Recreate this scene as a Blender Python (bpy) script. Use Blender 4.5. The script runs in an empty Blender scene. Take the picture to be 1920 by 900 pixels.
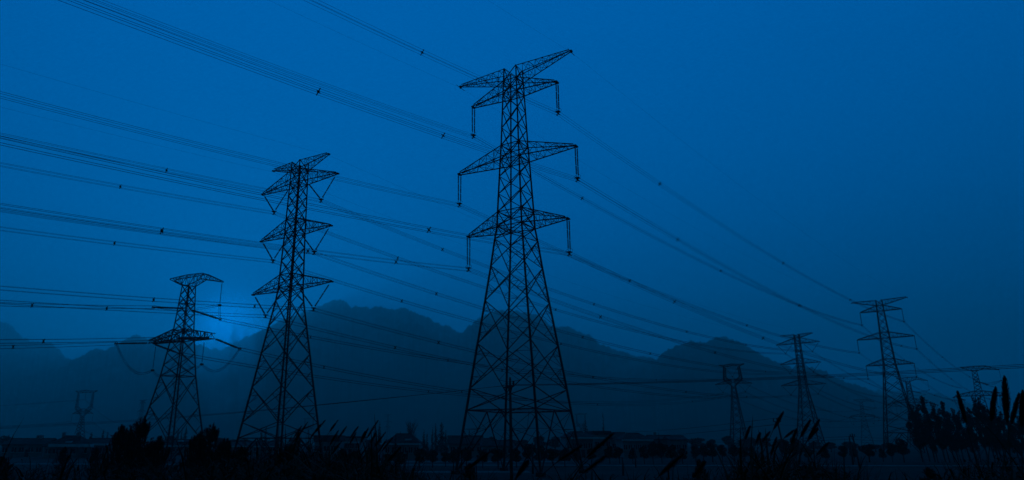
import bpy, math, random
from mathutils import Vector, Matrix, noise
R = random.Random(7)
sc = bpy.context.scene
C = sc.collection

# ------------------------------------------------------------------ camera
F, TH, CX, EYE = 1288.744, math.radians(16.389), 886.346, 4.0     # measured at 1920 x 900
cam = bpy.data.objects.new('camera', bpy.data.cameras.new('camera'))
C.objects.link(cam); sc.camera = cam
cam.location = (0, 0, EYE); cam.rotation_euler = (math.pi/2 + TH, 0, 0)
cam.data.sensor_width = 36; cam.data.lens = F/1920*36
cam.data.shift_x = (960-CX)/1920
cam.data.clip_start = .1; cam.data.clip_end = 20000

def ray(u, v):
    c, s = math.cos(TH), math.sin(TH)
    a, b = (u-CX)/F, (450-v)/F
    return Vector((a, c-b*s, s+b*c))
def at(u, v, Y):                      # the point seen at pixel (u, v) that lies Y metres in front
    r = ray(u, v); r = r*(Y/r.y)
    return Vector((r.x, r.y, r.z+EYE))
def proj(p):
    c, s = math.cos(TH), math.sin(TH)
    x, y, z = p[0], p[1], p[2]-EYE
    d = y*c+z*s; u = -y*s+z*c
    return (CX+F*x/d, 450-F*u/d) if d > .5 else (1e6, 1e6)

# ------------------------------------------------------------------ world
SUN = ray(427, 628).normalized()
SUN_EL = math.asin(SUN.z); SUN_AZ = math.atan2(SUN.x, SUN.y)
TINT = (0.0, .275, 1.0)               # the whole dusk is seen through one deep blue cast
w = bpy.data.worlds.new('World'); sc.world = w; w.use_nodes = True
nt = w.node_tree; N = nt.nodes; L = nt.links
for n in list(N): N.remove(n)
def nd(t, **k):
    n = N.new(t)
    for a, b in k.items(): setattr(n, a, b)
    return n
def mth(op, a, b=None):
    n = nd('ShaderNodeMath', operation=op)
    for i, v in enumerate((a, b)):
        if v is None: continue
        if isinstance(v, (int, float)): n.inputs[i].default_value = v
        else: L.new(v, n.inputs[i])
    return n.outputs[0]
tc = nd('ShaderNodeTexCoord'); nrm = nd('ShaderNodeVectorMath', operation='NORMALIZE')
L.new(tc.outputs['Generated'], nrm.inputs[0]); D = nrm.outputs[0]
sx = nd('ShaderNodeSeparateXYZ'); L.new(D, sx.inputs[0])
ramp = nd('ShaderNodeValToRGB'); ramp.color_ramp.interpolation = 'EASE'
mz = mth('MULTIPLY', mth('ADD', sx.outputs[2], 0.2), 1/1.2)   # z -0.2..1 -> 0..1
L.new(mz, ramp.inputs[0])
SKY = [(-.2, .015), (-.01, .05), (0.0, .26), (.07, .33), (.14, .39), (.22, .43), (.31, .465), (.42, .485), (.58, .515), (.70, .25), (1.0, .06)]
cr = ramp.color_ramp
while len(cr.elements) < len(SKY): cr.elements.new(.5)
for e, (z, v) in zip(cr.elements, SKY):
    e.position = (z+.2)/1.2; e.color = (v, v, v, 1)
# brighter ahead (where the sun went down), darker behind and to the right, near the horizon most of all
ahead = nd('ShaderNodeMapRange'); L.new(sx.outputs[1], ahead.inputs[0])
for i, v in ((1, .0), (2, .6), (3, .15), (4, 1.0)): ahead.inputs[i].default_value = v
side = nd('ShaderNodeMapRange'); L.new(sx.outputs[0], side.inputs[0])
for i, v in ((1, .0), (2, .75), (3, 1.0), (4, .93)): side.inputs[i].default_value = v
low = nd('ShaderNodeMapRange'); L.new(sx.outputs[2], low.inputs[0])
for i, v in ((1, .25), (2, .62), (3, 1.0), (4, 0.1)): low.inputs[i].default_value = v
sidef = mth('SUBTRACT', 1.0, mth('MULTIPLY', mth('SUBTRACT', 1.0, side.outputs[0]), low.outputs[0]))
dot = nd('ShaderNodeVectorMath', operation='DOT_PRODUCT'); L.new(D, dot.inputs[0]); dot.inputs[1].default_value = SUN
dp = mth('MAXIMUM', dot.outputs['Value'], 0.0)
glow = mth('ADD', mth('ADD', mth('MULTIPLY', mth('POWER', dp, 1500.0), 4.0), mth('MULTIPLY', mth('POWER', dp, 200.0), .25)), mth('MULTIPLY', mth('POWER', dp, 18.0), .02))
nz = nd('ShaderNodeTexNoise'); nz.inputs['Scale'].default_value = 2.2; nz.inputs['Detail'].default_value = 3
mp = nd('ShaderNodeMapping'); mp.inputs['Scale'].default_value = (1, 1, 2.6); L.new(D, mp.inputs[0]); L.new(mp.outputs[0], nz.inputs['Vector'])
cloud = mth('ADD', mth('MULTIPLY', mth('SUBTRACT', nz.outputs['Fac'], .5), .12), 1.0)
sky = nd('ShaderNodeTexSky', sky_type='NISHITA'); sky.sun_disc = False
sky.sun_elevation = SUN_EL; sky.sun_rotation = SUN_AZ
bw = nd('ShaderNodeRGBToBW'); L.new(sky.outputs[0], bw.inputs[0])
val = mth('MULTIPLY', mth('MULTIPLY', ramp.outputs[0], ahead.outputs[0]), mth('MULTIPLY', sidef, cloud))
val = mth('ADD', mth('ADD', val, glow), mth('MULTIPLY', mth('MINIMUM', bw.outputs[0], 1.0), .004))
tint = nd('ShaderNodeCombineColor')
gf = mth('MULTIPLY', val, mth('ADD', .262, mth('MULTIPLY', mth('POWER', 2.718, mth('MULTIPLY', val, -9.0)), .14)))   # green keeps pace with blue in the dark
L.new(gf, tint.inputs[1]); L.new(val, tint.inputs[2]); tint.inputs[0].default_value = 0
bg = nd('ShaderNodeBackground'); L.new(tint.outputs[0], bg.inputs[0]); bg.inputs[1].default_value = 1.0
L.new(bg.outputs[0], nd('ShaderNodeOutputWorld').inputs[0])

sun = bpy.data.objects.new('sun', bpy.data.lights.new('sun', 'SUN')); C.objects.link(sun)
sun.data.energy = .5; sun.data.angle = math.radians(1.5); sun.data.color = (0.0, .275, 1.0)
sun.rotation_euler = (-SUN).to_track_quat('-Z', 'Y').to_euler(); sun.location = (0, 0, 200)

sc.view_settings.view_transform = 'Standard'; sc.view_settings.look = 'None'
sc.view_settings.exposure = 0; sc.view_settings.gamma = 1
sc.render.engine = 'CYCLES'
sc.cycles.use_denoising = True
sc.cycles.max_bounces = 3; sc.cycles.diffuse_bounces = 1; sc.cycles.glossy_bounces = 1
sc.cycles.volume_bounces = 2; sc.cycles.transparent_max_bounces = 4
HAZE_DENSITY, HAZE_G = .00033, .66

# ------------------------------------------------------------------ materials
def mat(name, col, rough=.8, var=.25, scale=1.5, metal=0, col2=None, stretch=(1, 1, 1)):
    m = bpy.data.materials.new(name); m.use_nodes = True
    t = m.node_tree; b = t.nodes['Principled BSDF']
    b.inputs['Roughness'].default_value = rough; b.inputs['Metallic'].default_value = metal
    b.inputs['Specular IOR Level'].default_value = .2
    no = t.nodes.new('ShaderNodeTexNoise'); no.inputs['Scale'].default_value = scale; no.inputs['Detail'].default_value = 6
    c = t.nodes.new('ShaderNodeTexCoord'); mp = t.nodes.new('ShaderNodeMapping'); mp.inputs['Scale'].default_value = stretch
    t.links.new(c.outputs['Object'], mp.inputs[0]); t.links.new(mp.outputs[0], no.inputs['Vector'])
    r = t.nodes.new('ShaderNodeValToRGB'); r.color_ramp.elements[0].position = .35; r.color_ramp.elements[1].position = .65
    c2 = col2 or tuple(min(1, x*(1+var)) for x in col); c1 = col if col2 else tuple(x*(1-var) for x in col)
    r.color_ramp.elements[0].color = (*c1, 1); r.color_ramp.elements[1].color = (*c2, 1)
    t.links.new(no.outputs['Fac'], r.inputs[0]); t.links.new(r.outputs[0], b.inputs['Base Color'])
    return m
M = dict(
    steel=mat('dark_weathered_steel', (.02, .021, .022), .75, .3, 2),
    wire=mat('aged_conductor', (.02, .021, .022), .8, .1),
    porc=mat('brown_porcelain', (.022, .016, .014), .5, .2),
    leaf=mat('dark_foliage', (.026, .036, .02), .85, .4, .8),
    pine=mat('pine_needles', (.02, .035, .02), .8, .4, 1.5),
    bark=mat('bark', (.05, .045, .038), .9, .3, 4),
    reed=mat('dry_reed', (.06, .055, .035), .8, .4, 3),
    plume=mat('reed_plume', (.035, .032, .024), .95, .3, 12),
    under=mat('undergrowth', (.03, .04, .022), .9, .6, .5),
    ground=mat('field_soil', (.012, .014, .009), .95, col2=(.04, .04, .028), scale=.05, stretch=(.35, 1.6, 1)),
    road=mat('concrete_road', (.16, .16, .15), .9, .2, .4),
    hill=mat('wooded_hillside', (.03, .04, .025), .95, .45, .012),
    wall=mat('rendered_wall', (.28, .28, .26), .9, .15, .6),
    roof=mat('grey_roof_tiles', (.05, .048, .046), .85, .3, 1.2),
    pale=mat('pale_painted_concrete', (.75, .75, .73), .8, .12, .8),
    glass=mat('dark_window_glass', (.02, .022, .025), .25, .1),
    conc=mat('concrete_pole', (.07, .07, .065), .9, .2, 2),
    tile=mat('white_glaze', (.65, .65, .65), .4, .05),
)

# ------------------------------------------------------------------ mesh helpers
TK = 1.0
class MB:
    def __init__(s): s.v = []; s.f = []
    def beam(s, a, b, t, t2=None):
        a = Vector(a); b = Vector(b); d = b-a
        if d.length < 1e-5: return
        d.normalize(); up = Vector((0, 0, 1)) if abs(d.z) < .9 else Vector((1, 0, 0))
        x = d.cross(up).normalized(); y = d.cross(x)
        n = len(s.v); t2 = (t if t2 is None else t2)*TK; t = t*TK
        for p, k in ((a, t/2), (b, t2/2)):
            for i, j in ((-1, -1), (1, -1), (1, 1), (-1, 1)): s.v.append(p+x*i*k+y*j*k)
        s.f += [(n, n+3, n+2, n+1), (n+4, n+5, n+6, n+7)] + [(n+i, n+(i+1) % 4, n+4+(i+1) % 4, n+4+i) for i in range(4)]
    def tube(s, pts, rad, k=5):
        pts = [Vector(p) for p in pts]; n0 = len(s.v); m = len(pts)
        rs = rad if isinstance(rad, (list, tuple)) else [rad]*m
        for i, p in enumerate(pts):
            d = (pts[min(i+1, m-1)]-pts[max(i-1, 0)]).normalized()
            up = Vector((0, 0, 1)) if abs(d.z) < .95 else Vector((1, 0, 0))
            x = d.cross(up).normalized(); y = d.cross(x)
            for j in range(k):
                a = 2*math.pi*j/k; s.v.append(p+(x*math.cos(a)+y*math.sin(a))*rs[i])
        for i in range(m-1):
            for j in range(k):
                a = n0+i*k; s.f.append((a+j, a+(j+1) % k, a+k+(j+1) % k, a+k+j))
        s.f.append(tuple(n0+j for j in reversed(range(k)))); s.f.append(tuple(n0+(m-1)*k+j for j in range(k)))
    def box(s, c, h):
        c = Vector(c); n = len(s.v)
        for z in (-1, 1):
            for x, y in ((-1, -1), (1, -1), (1, 1), (-1, 1)): s.v.append(c+Vector((x*h[0], y*h[1], z*h[2])))
        s.f += [(n+3, n+2, n+1, n), (n+4, n+5, n+6, n+7)] + [(n+i, n+(i+1) % 4, n+4+(i+1) % 4, n+4+i) for i in range(4)]
    def poly(s, pts):
        n = len(s.v); s.v += [Vector(p) for p in pts]; s.f.append(tuple(range(n, n+len(pts))))
    def mesh(s, name, m, smooth=False):
        me = bpy.data.meshes.new(name); me.from_pydata(s.v, [], s.f); me.materials.append(M[m] if isinstance(m, str) else m)
        if smooth:
            for p in me.polygons: p.use_smooth = True
        me.update(); return me
    def build(s, name, m, parent=None, smooth=False): return link(name, s.mesh(name, m, smooth), parent)
def link(name, me, parent=None):
    o = bpy.data.objects.new(name, me); C.objects.link(o); o.parent = parent; return o
def tag(o, label=None, cat=None, group=None, kind=None):
    for k, v in (('label', label), ('category', cat), ('group', group), ('kind', kind)):
        if v: o[k] = v
    return o
def empty(name, loc, label, cat, group=None, rz=0):
    o = bpy.data.objects.new(name, None); C.objects.link(o); o.location = loc; o.rotation_euler = (0, 0, rz)
    o.empty_display_size = .5
    return tag(o, label, cat, group)
KIDS = {}
def kids(o):
    if o.name not in KIDS: KIDS[o.name] = [c for c in C.objects if c.parent == o]
    return KIDS[o.name]
def copy_tree(o, parent=None):
    c = o.copy(); C.objects.link(c)
    if parent is not None: c.parent = parent
    for k in list(kids(o)): copy_tree(k, c)
    return c
def place(o, loc, rz=0, s=(1, 1, 1), label=None, group=None):
    o.location = loc; o.rotation_euler = (0, 0, rz); o.scale = s
    if label: o['label'] = label
    if group: o['group'] = group
    return o

# ------------------------------------------------------------------ ground, road, mountains
def gz(x, y):                                   # a low bank under the camera, flat farmland beyond
    t = min(1, max(0, (26-y)/16)); t = t*t*(3-2*t)
    n = noise.noise(Vector((x*.15, y*.15, 0)))*.18 + noise.noise(Vector((x*.6, y*.6, 3)))*.06
    return t*(2.3+n) + (1-t)*n*.3*(1 if y < 60 else 0)
xs = [-7500, -2500, -1000, -400, -150] + [-80+4*i for i in range(41)] + [150, 400, 1000, 2500, 7500]
ys = [-500, -200, -80] + [-40+2.5*i for i in range(37)] + [60, 80, 150, 400, 1000, 2400, 6450]
g = MB()
for y in ys:
    for x in xs: g.v.append(Vector((x, y, gz(x, y))))
for j in range(len(ys)-1):
    for i in range(len(xs)-1):
        a = j*len(xs)+i; g.f.append((a, a+1, a+1+len(xs), a+len(xs)))
tag(g.build('ground', 'ground', smooth=True), kind='structure')
r = MB()
pts = [(-220, 150), (-120, 139), (-40, 131), (20, 127), (80, 125), (160, 124), (300, 122)]
for hw, z0, z1 in ((2.6, .0, .1),):
    n = len(r.v)
    for x, y in pts:
        for yy, z in ((y-hw-.1, 0), (y-hw, z1), (y+hw, z1), (y+hw+.1, 0)): r.v.append(Vector((x, yy, z+.004)))
    for i in range(len(pts)-1):
        for j in range(3): a = n+i*4+j; r.f.append((a, a+4, a+5, a+1))
tag(r.build('farm_road', 'road'), kind='structure')
p2 = MB()
for (x0, x1, y0, y1, z) in ((-40, 8, 98, 104, .01), (-60, 20, 150, 156, .01)):
    p2.poly([(x0, y0, z), (x1, y0+1, z), (x1, y1+1, z), (x0, y1, z)])
tag(p2.build('field_path', 'road'), kind='structure')

def ridge(name, pts, D, depth, seed):
    """a mountain range: a height field whose crest stands D metres away"""
    m = MB(); cols = []
    u = pts[0][0]
    while u <= pts[-1][0]:
        for (a, b) in zip(pts, pts[1:]):
            if a[0] <= u <= b[0]: v = a[1]+(b[1]-a[1])*(u-a[0])/(b[0]-a[0]); break
        cols.append((u, v)); u += 1.6
    rows = 26; back = 6
    for i, (u, v) in enumerate(cols):
        edge = min(1, i/20, (len(cols)-1-i)/20)
        c = at(u, v, D)
        hd = Vector((c.x, c.y, 0)).normalized()
        tr = D/F*(noise.noise(Vector((u*.035, seed, 0)))*4+noise.noise(Vector((u*.11, seed, 5)))*5+max(0, noise.noise(Vector((u*.33, seed, 9))))*5)
        for j in range(rows+back):
            if j < rows:
                t = j/(rows-1); d = depth*(1-t)
                prof = t**.75
            else:
                t = 1-(j-rows+1)/back; d = -depth*.8*(1-t); prof = t
            p = Vector((c.x, c.y, 0))-hd*d
            sp = noise.fractal(Vector((p.x*.0035, p.y*.0035, seed)), 1.0, 2.1, 4)
            h = max(c.z, 1)*prof*(1+(.5*sp)*math.sin(math.pi*min(1, t))*(1-min(1, t))**1.5) + tr*min(1, t*1.2)
            if j == rows-1: h = c.z+tr
            p.z = max(-1.5, h) if 0 < j < rows+back-1 else -2
            m.v.append(p)
    W = rows+back
    for i in range(len(cols)-1):
        for j in range(W-1): a = i*W+j; m.f.append((a, a+W, a+W+1, a+1))
    tag(m.build(name, 'hill', smooth=True), kind='structure')
ridge('mountains', [(-500, 640), (-300, 600), (-160, 590), (-60, 592), (0, 604), (20, 612), (32, 622), (55, 640), (72, 643), (95, 642), (105, 650), (118, 665), (135, 677), (170, 700), (230, 760), (260, 800)], 4800, 1600, 1)
ridge('mountains', [(-200, 740), (0, 720), (90, 704), (135, 677), (150, 668), (165, 660), (180, 654), (200, 657), (225, 643), (240, 633), (253, 628), (265, 633), (280, 634), (300, 633), (340, 639), (380, 648), (420, 660), (470, 664), (520, 674), (600, 700), (700, 760)], 4100, 2000, 2)
ridge('mountains', [(330, 700), (390, 668), (425, 652), (445, 640), (455, 635), (480, 625), (500, 615), (530, 600), (560, 590), (598, 576), (612, 567), (630, 562), (645, 566), (655, 574), (690, 577), (715, 576), (745, 580), (753, 577), (770, 581), (775, 587), (790, 590), (808, 600), (825, 610), (838, 611), (850, 618), (862, 625), (885, 660), (930, 720)], 4400, 2300, 3)
ridge('mountains', [(780, 720), (830, 650), (862, 625), (880, 612), (895, 600), (910, 590), (940, 583), (980, 584), (1010, 592), (1035, 614), (1052, 611), (1065, 613), (1078, 621), (1095, 626), (1110, 633), (1130, 648), (1160, 657), (1190, 667), (1215, 670), (1240, 677), (1300, 700), (1400, 760)], 4200, 2200, 4)
ridge('mountains', [(1120, 740), (1190, 690), (1232, 672), (1245, 660), (1260, 652), (1280, 645), (1297, 640), (1310, 643), (1325, 641), (1345, 632), (1365, 634), (1385, 640), (1405, 652), (1425, 664), (1440, 671), (1465, 682), (1490, 690), (1510, 688), (1540, 693), (1560, 706), (1580, 713), (1605, 722), (1640, 735), (1700, 756), (1760, 790)], 3300, 1700, 5)
ridge('mountains', [(1480, 780), (1560, 742), (1640, 733), (1700, 734), (1750, 738), (1790, 748), (1850, 765), (1960, 785), (2100, 800)], 5300, 1300, 6)

hz = MB(); hz.box((0, 2800, 520), (7600, 3700, 524))
hm = bpy.data.materials.new('haze_air'); hm.use_nodes = True
t = hm.node_tree; t.nodes.clear(); pv = t.nodes.new('ShaderNodeVolumePrincipled'); ho = t.nodes.new('ShaderNodeOutputMaterial')
pv.inputs['Color'].default_value = (.8, .95, .82, 1); pv.inputs['Density'].default_value = HAZE_DENSITY
pv.inputs['Anisotropy'].default_value = HAZE_G
t.links.new(pv.outputs[0], ho.inputs['Volume'])
tag(hz.build('haze', hm), 'thin dusk haze lying over the plain', 'haze', kind='stuff')

# misty volume added below the ridge notch; it stands in for sun glow and rays
def glow_mist(u, v, Y, rx, rz, dens):
    p = at(u, v, Y); m = MB(); m.box((0, 0, 0), (rx, rx, rz)); mm = bpy.data.materials.new('glow_mist_air'); mm.use_nodes = True
    t = mm.node_tree; t.nodes.clear()
    N2 = t.nodes.new; tc = N2('ShaderNodeTexCoord'); mp = N2('ShaderNodeMapping'); mp.inputs['Scale'].default_value = (1/rx, 1/rx, 1/rz)
    t.links.new(tc.outputs['Object'], mp.inputs[0]); ln = N2('ShaderNodeVectorMath'); ln.operation = 'LENGTH'; t.links.new(mp.outputs[0], ln.inputs[0])
    mr = N2('ShaderNodeMapRange'); mr.interpolation_type = 'SMOOTHERSTEP'; t.links.new(ln.outputs['Value'], mr.inputs[0])
    for i, q in ((1, .0), (2, 1.0), (3, 1.0), (4, 0.0)): mr.inputs[i].default_value = q
    nz = N2('ShaderNodeTexNoise'); nz.inputs['Scale'].default_value = 1.0; nz.inputs['Detail'].default_value = 1
    mp2 = N2('ShaderNodeMapping'); mp2.inputs['Scale'].default_value = (.034, .034, .0016); t.links.new(tc.outputs['Object'], mp2.inputs[0]); t.links.new(mp2.outputs[0], nz.inputs['Vector'])  # upright density streaks shaped to read as sun rays
    st = N2('ShaderNodeMapRange'); t.links.new(nz.outputs['Fac'], st.inputs[0])
    for i, q in ((1, .40), (2, .60), (3, .1), (4, 1.7)): st.inputs[i].default_value = q
    ml = N2('ShaderNodeMath'); ml.operation = 'MULTIPLY'; t.links.new(mr.outputs[0], ml.inputs[0]); t.links.new(st.outputs[0], ml.inputs[1])
    m2 = N2('ShaderNodeMath'); m2.operation = 'MULTIPLY'; t.links.new(ml.outputs[0], m2.inputs[0]); m2.inputs[1].default_value = dens
    pv = N2('ShaderNodeVolumePrincipled'); pv.inputs['Color'].default_value = (.85, .95, .88, 1); pv.inputs['Anisotropy'].default_value = .8
    t.links.new(m2.outputs[0], pv.inputs['Density']); t.links.new(pv.outputs[0], N2('ShaderNodeOutputMaterial').inputs['Volume'])
    o = m.build('glow_mist', mm); o.location = p; o.rotation_euler = (0, 0, -math.atan2(p.x, p.y)); return o
tag(glow_mist(428, 690, 1700, 115, 165, .02), 'added misty veil for sun glow and rays below the notch in the ridge, between the two left pylons', 'glow_mist', kind='stuff')

# ------------------------------------------------------------------ lattice pylons
def wat(prof, z):
    if z >= prof[0][0]: return prof[0][1]
    for (z0, w0), (z1, w1) in zip(prof, prof[1:]):
        if z1 <= z <= z0: return w0+(w1-w0)*(z0-z)/(z0-z1)
    return prof[-1][1]
CS = [(-1, -1), (1, -1), (1, 1), (-1, 1)]
def corner(prof, k, z): a, b = CS[k % 4]; q = wat(prof, z); return Vector((a*q, b*q, z))
def lattice(root, prof, levels, ring, tl, tb, tr):
    """legs and bracing of a square lattice body; levels run from the top down, ring = start of the splayed foot"""
    zt = levels[0]
    for k in range(4):
        m = MB(); zs = [p[0] for p in prof if p[0] < zt]; a = corner(prof, k, zt); za = zt
        for z in zs+[-1.0]:
            b = corner(prof, k, max(z, 0)); b.z = z
            q0 = tl*(.6+.4*(1-za/zt)); q1 = tl*(.6+.4*(1-max(z, 0)/zt)); m.beam(a, b, q0, q1); a, za = b, z
        m.box((a.x, a.y, .1), (.45, .45, .35))
        m.build('leg', 'steel', root)
    m = MB()
    for z0, z1 in zip(levels, levels[1:]):
        h = z0-z1
        for k in range(4):
            a0, b0, a1, b1 = corner(prof, k, z0), corner(prof, k+1, z0), corner(prof, k, z1), corner(prof, k+1, z1)
            if z0 > ring+.01:
                m.beam(a0, b1, tb); m.beam(b0, a1, tb)
                if h > 4:
                    X = (a0*wat(prof, z1)+b1*wat(prof, z0))/(wat(prof, z0)+wat(prof, z1))
                    for p, q in ((a0, a1), (b0, b1)):
                        mid = (p+q)/2
                        for e in (p, q):
                            h1 = (e+X)/2; m.beam(h1, mid, tr); g_ = p.lerp(q, .25 if e is p else .75); m.beam(h1, g_, tr)
                            h2 = e.lerp(X, .25); m.beam(h2, g_, tr*.8)
            else:
                mid = (a0+b0)/2
                for p, q in ((a0, a1), (b0, b1)):
                    m.beam(mid, q, tb*1.25)
                    pr = p
                    for f in (.3, .6):
                        d = mid.lerp(q, f); e = p.lerp(q, f); m.beam(d, e, tr); m.beam(d, p.lerp(q, f-.3), tr); m.beam(d, p.lerp(q, (f+1)/2 if f > .5 else .45), tr)
                    inner = (mid.lerp(q, .6)); o = Vector((0, 0, z0)); m.beam(mid.lerp(q, .3), (mid+o)/2, tr)
                m.beam(a0, b0, tb*1.3)
    for z in [l for l in levels if l in RING] + [ring]:
        cs = [corner(prof, k, z) for k in range(4)]
        for k in range(4): m.beam(cs[k], cs[(k+1) % 4], tb)
        for k in range(4): m.beam((cs[k]+cs[(k+1) % 4])/2, (cs[(k+1) % 4]+cs[(k+2) % 4])/2, tr)
        m.beam(cs[0], cs[2], tr)
    m.build('bracing', 'steel', root)
RING = set()
def crossarm(root, prof, s, zl, zh, Ltip, ztip, n=6, tb=.13, tr=.06, tw=.22):
    m = MB(); wl, wh = wat(prof, zl), wat(prof, zh)
    A = [Vector((s*wl, -wl, zl)), Vector((s*wl, wl, zl)), Vector((s*wh, -wh, zh)), Vector((s*wh, wh, zh))]
    B = [Vector((s*Ltip, -tw, ztip)), Vector((s*Ltip, tw, ztip)), Vector((s*(Ltip-.25), -tw, ztip+.22)), Vector((s*(Ltip-.25), tw, ztip+.22))]
    for i in range(4): m.beam(A[i], B[i], tb if i < 2 else tb*.85)
    P = lambda i, t: A[i].lerp(B[i], t)
    for k in range(n):
        t0, t1 = k/n, (k+1)/n
        for (i, j) in ((0, 2), (1, 3)):
            if k: m.beam(P(i, t0), P(j, t0), tr)
            if k < n-1: m.beam(P(i, t0) if k % 2 else P(j, t0), P(j, t1) if k % 2 else P(i, t1), tr)
        for (i, j) in ((0, 1), (2, 3)):
            m.beam(P(i, t0), P(j, t0), tr); m.beam(P(i, t0) if k % 2 else P(j, t0), P(j, t1) if k % 2 else P(i, t1), tr)
    m.box((s*Ltip, 0, ztip-.05), (.16, tw+.06, .1))
    m.build('crossarm', 'steel', root)
def insul_mesh(Ln, r=.15):
    """a string of porcelain sheds hanging from (0,0,0) down Ln metres"""
    key = (round(Ln, 2), r)
    if key in IM: return IM[key]
    m = MB(); n = max(8, int(Ln/.17)); ring = []
    k = 7; z = -.25
    m.tube([(0, 0, 0), (0, 0, -.3)], .03, 4); m.tube([(0, 0, -Ln+.2), (0, 0, -Ln)], .035, 4)
    dz = (Ln-.5)/n; prof = []
    for i in range(n):
        z0 = -.25-i*dz
        gap = (i % max(4, n//3) == 0 and i > 0)
        rr = .05 if gap else r
        prof += [(z0, r*.45), (z0-dz*.35, rr), (z0-dz*.6, rr*.9), (z0-dz*.7, r*.4)]
    n0 = len(m.v)
    for z, q in prof:
        for j in range(k): a = 2*math.pi*j/k; m.v.append(Vector((q*math.cos(a), q*math.sin(a), z)))
    for i in range(len(prof)-1):
        for j in range(k): a = n0+i*k; m.f.append((a+j, a+(j+1) % k, a+k+(j+1) % k, a+k+j))
    IM[key] = m.mesh('insulator_string', 'porc'); return IM[key]
IM = {}
def string(root, a, b, r=.15, name='insulator_string'):
    a, b = Vector(a), Vector(b); o = link(name, insul_mesh((b-a).length, r), root)
    o.location = a; o.rotation_mode = 'QUATERNION'; o.rotation_quaternion = (b-a).to_track_quat('-Z', 'Y'); return o
def yoke(root, p, s=.225):
    m = MB(); x, y, z = p
    m.box((x, y, z+.25), (.3, .32, .05)); m.box((x, y, z+.05), (.1, .1, .25))
    for i in (-1, 1):
        for j in (-1, 1):
            m.beam((x, y, z), (x+i*s, y, z+j*s), .07); m.beam((x+i*s, y-.22, z+j*s-.03), (x+i*s, y+.22, z+j*s-.03), .09)
        m.tube([(x+i*.45, y, z+.2), (x+i*.55, y, z+.5), (x+i*.2, y, z+.75)], .025, 4)
    m.build('yoke', 'steel', root)

A_PROF = [(60.5, 1.06), (56.0, 1.22), (47.3, 1.5), (44.94, 1.62), (36.6, 1.97), (34.3, 2.05), (32.4, 2.3), (28.3, 2.74), (23.2, 3.36), (17.1, 4.14), (11.0, 4.9), (8.1, 5.24), (0, 6.25)]
A_LEV = [60.5, 58.3, 56.0, 53.1, 50.2, 47.3, 44.94, 42.2, 39.4, 36.6, 34.3, 32.4, 28.3, 23.2, 17.1, 11.0, 8.1, 0]
zA = [60.5, 56.03, 44.94, 34.28]; LA = [10.01, 7.475, 10.09, 8.365]; IA = 5.2
zB = [51.67, 47.53, 38.46, 28.85]; LB = [7.014, 9.434, 8.653, 9.545]; VB = [0, 5.864, 5.063, 5.775]; IB = 4.2
def pylon_double(loc, yaw, label):
    global RING
    RING = {58.3, 56.0, 47.3, 44.94, 36.6, 34.3}
    t = empty('transmission_tower', loc, label, 'pylon', 'lattice pylons across the plain', -yaw)
    lattice(t, A_PROF, A_LEV, 8.1, .25, .105, .05)
    for s in (-1, 1):
        crossarm(t, A_PROF, s, 58.3, 60.4, LA[0], 60.5, 8, .1, .045, .18)
        for k, zh in ((1, 58.3), (2, 47.3), (3, 36.6)):
            crossarm(t, A_PROF, s, zA[k] if k > 1 else 56.03, zh, LA[k], zA[k], 6, .13, .05, .36)
            for dy in (-.36, .36): string(t, (s*LA[k], dy, zA[k]-.05), (s*LA[k], dy*.85, zA[k]-IA+.35), .115)
            yoke(t, (s*LA[k], 0, zA[k]-IA))
        m = MB(); m.beam((s*LA[0], -1.2, 60.25), (s*LA[0], 1.2, 60.25), .05); m.box((s*LA[0], 0, 60.3), (.1, .15, .15)); m.build('earth_wire_clamp', 'steel', t)
    return t
B_PROF = [(51.7, 1.0), (47.5, 1.06), (40.9, 1.17), (38.46, 1.2), (31.1, 1.38), (28.85, 1.42), (26.7, 1.6), (22.4, 2.14), (17.9, 2.72), (12.45, 3.4), (6.95, 4.12), (4.6, 4.42), (0, 5.05)]
B_LEV = [51.7, 50.1, 47.53, 45.3, 43.1, 40.9, 38.46, 36.0, 33.55, 31.1, 28.85, 26.7, 22.4, 17.9, 12.45, 6.95, 4.6, 0]
def pylon_vstring(loc, yaw, label):
    global RING
    RING = {50.1, 47.53, 40.9, 38.46, 31.1, 28.85}
    t = empty('transmission_tower', loc, label, 'pylon', 'lattice pylons across the plain', -yaw)
    lattice(t, B_PROF, B_LEV, 4.6, .24, .105, .05)
    for s in (-1, 1):
        crossarm(t, B_PROF, s, 50.1, 51.6, LB[0], 51.67, 6, .105, .045, .18)
        for k, zh in ((1, 50.1), (2, 40.9), (3, 31.1)):
            crossarm(t, B_PROF, s, zB[k], zh, LB[k], zB[k], 6, .13, .052, .2)
            ap = Vector((s*VB[k], 0, zB[k]-IB))
            string(t, (s*(LB[k]-.5), 0, zB[k]-.35), ap+Vector((s*.12, 0, .3)), .13); string(t, (s*(VB[k]*2-LB[k]+.2), 0, zB[k]-.4), ap+Vector((-s*.12, 0, .3)), .13)
            yoke(t, ap)
    return t
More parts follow.
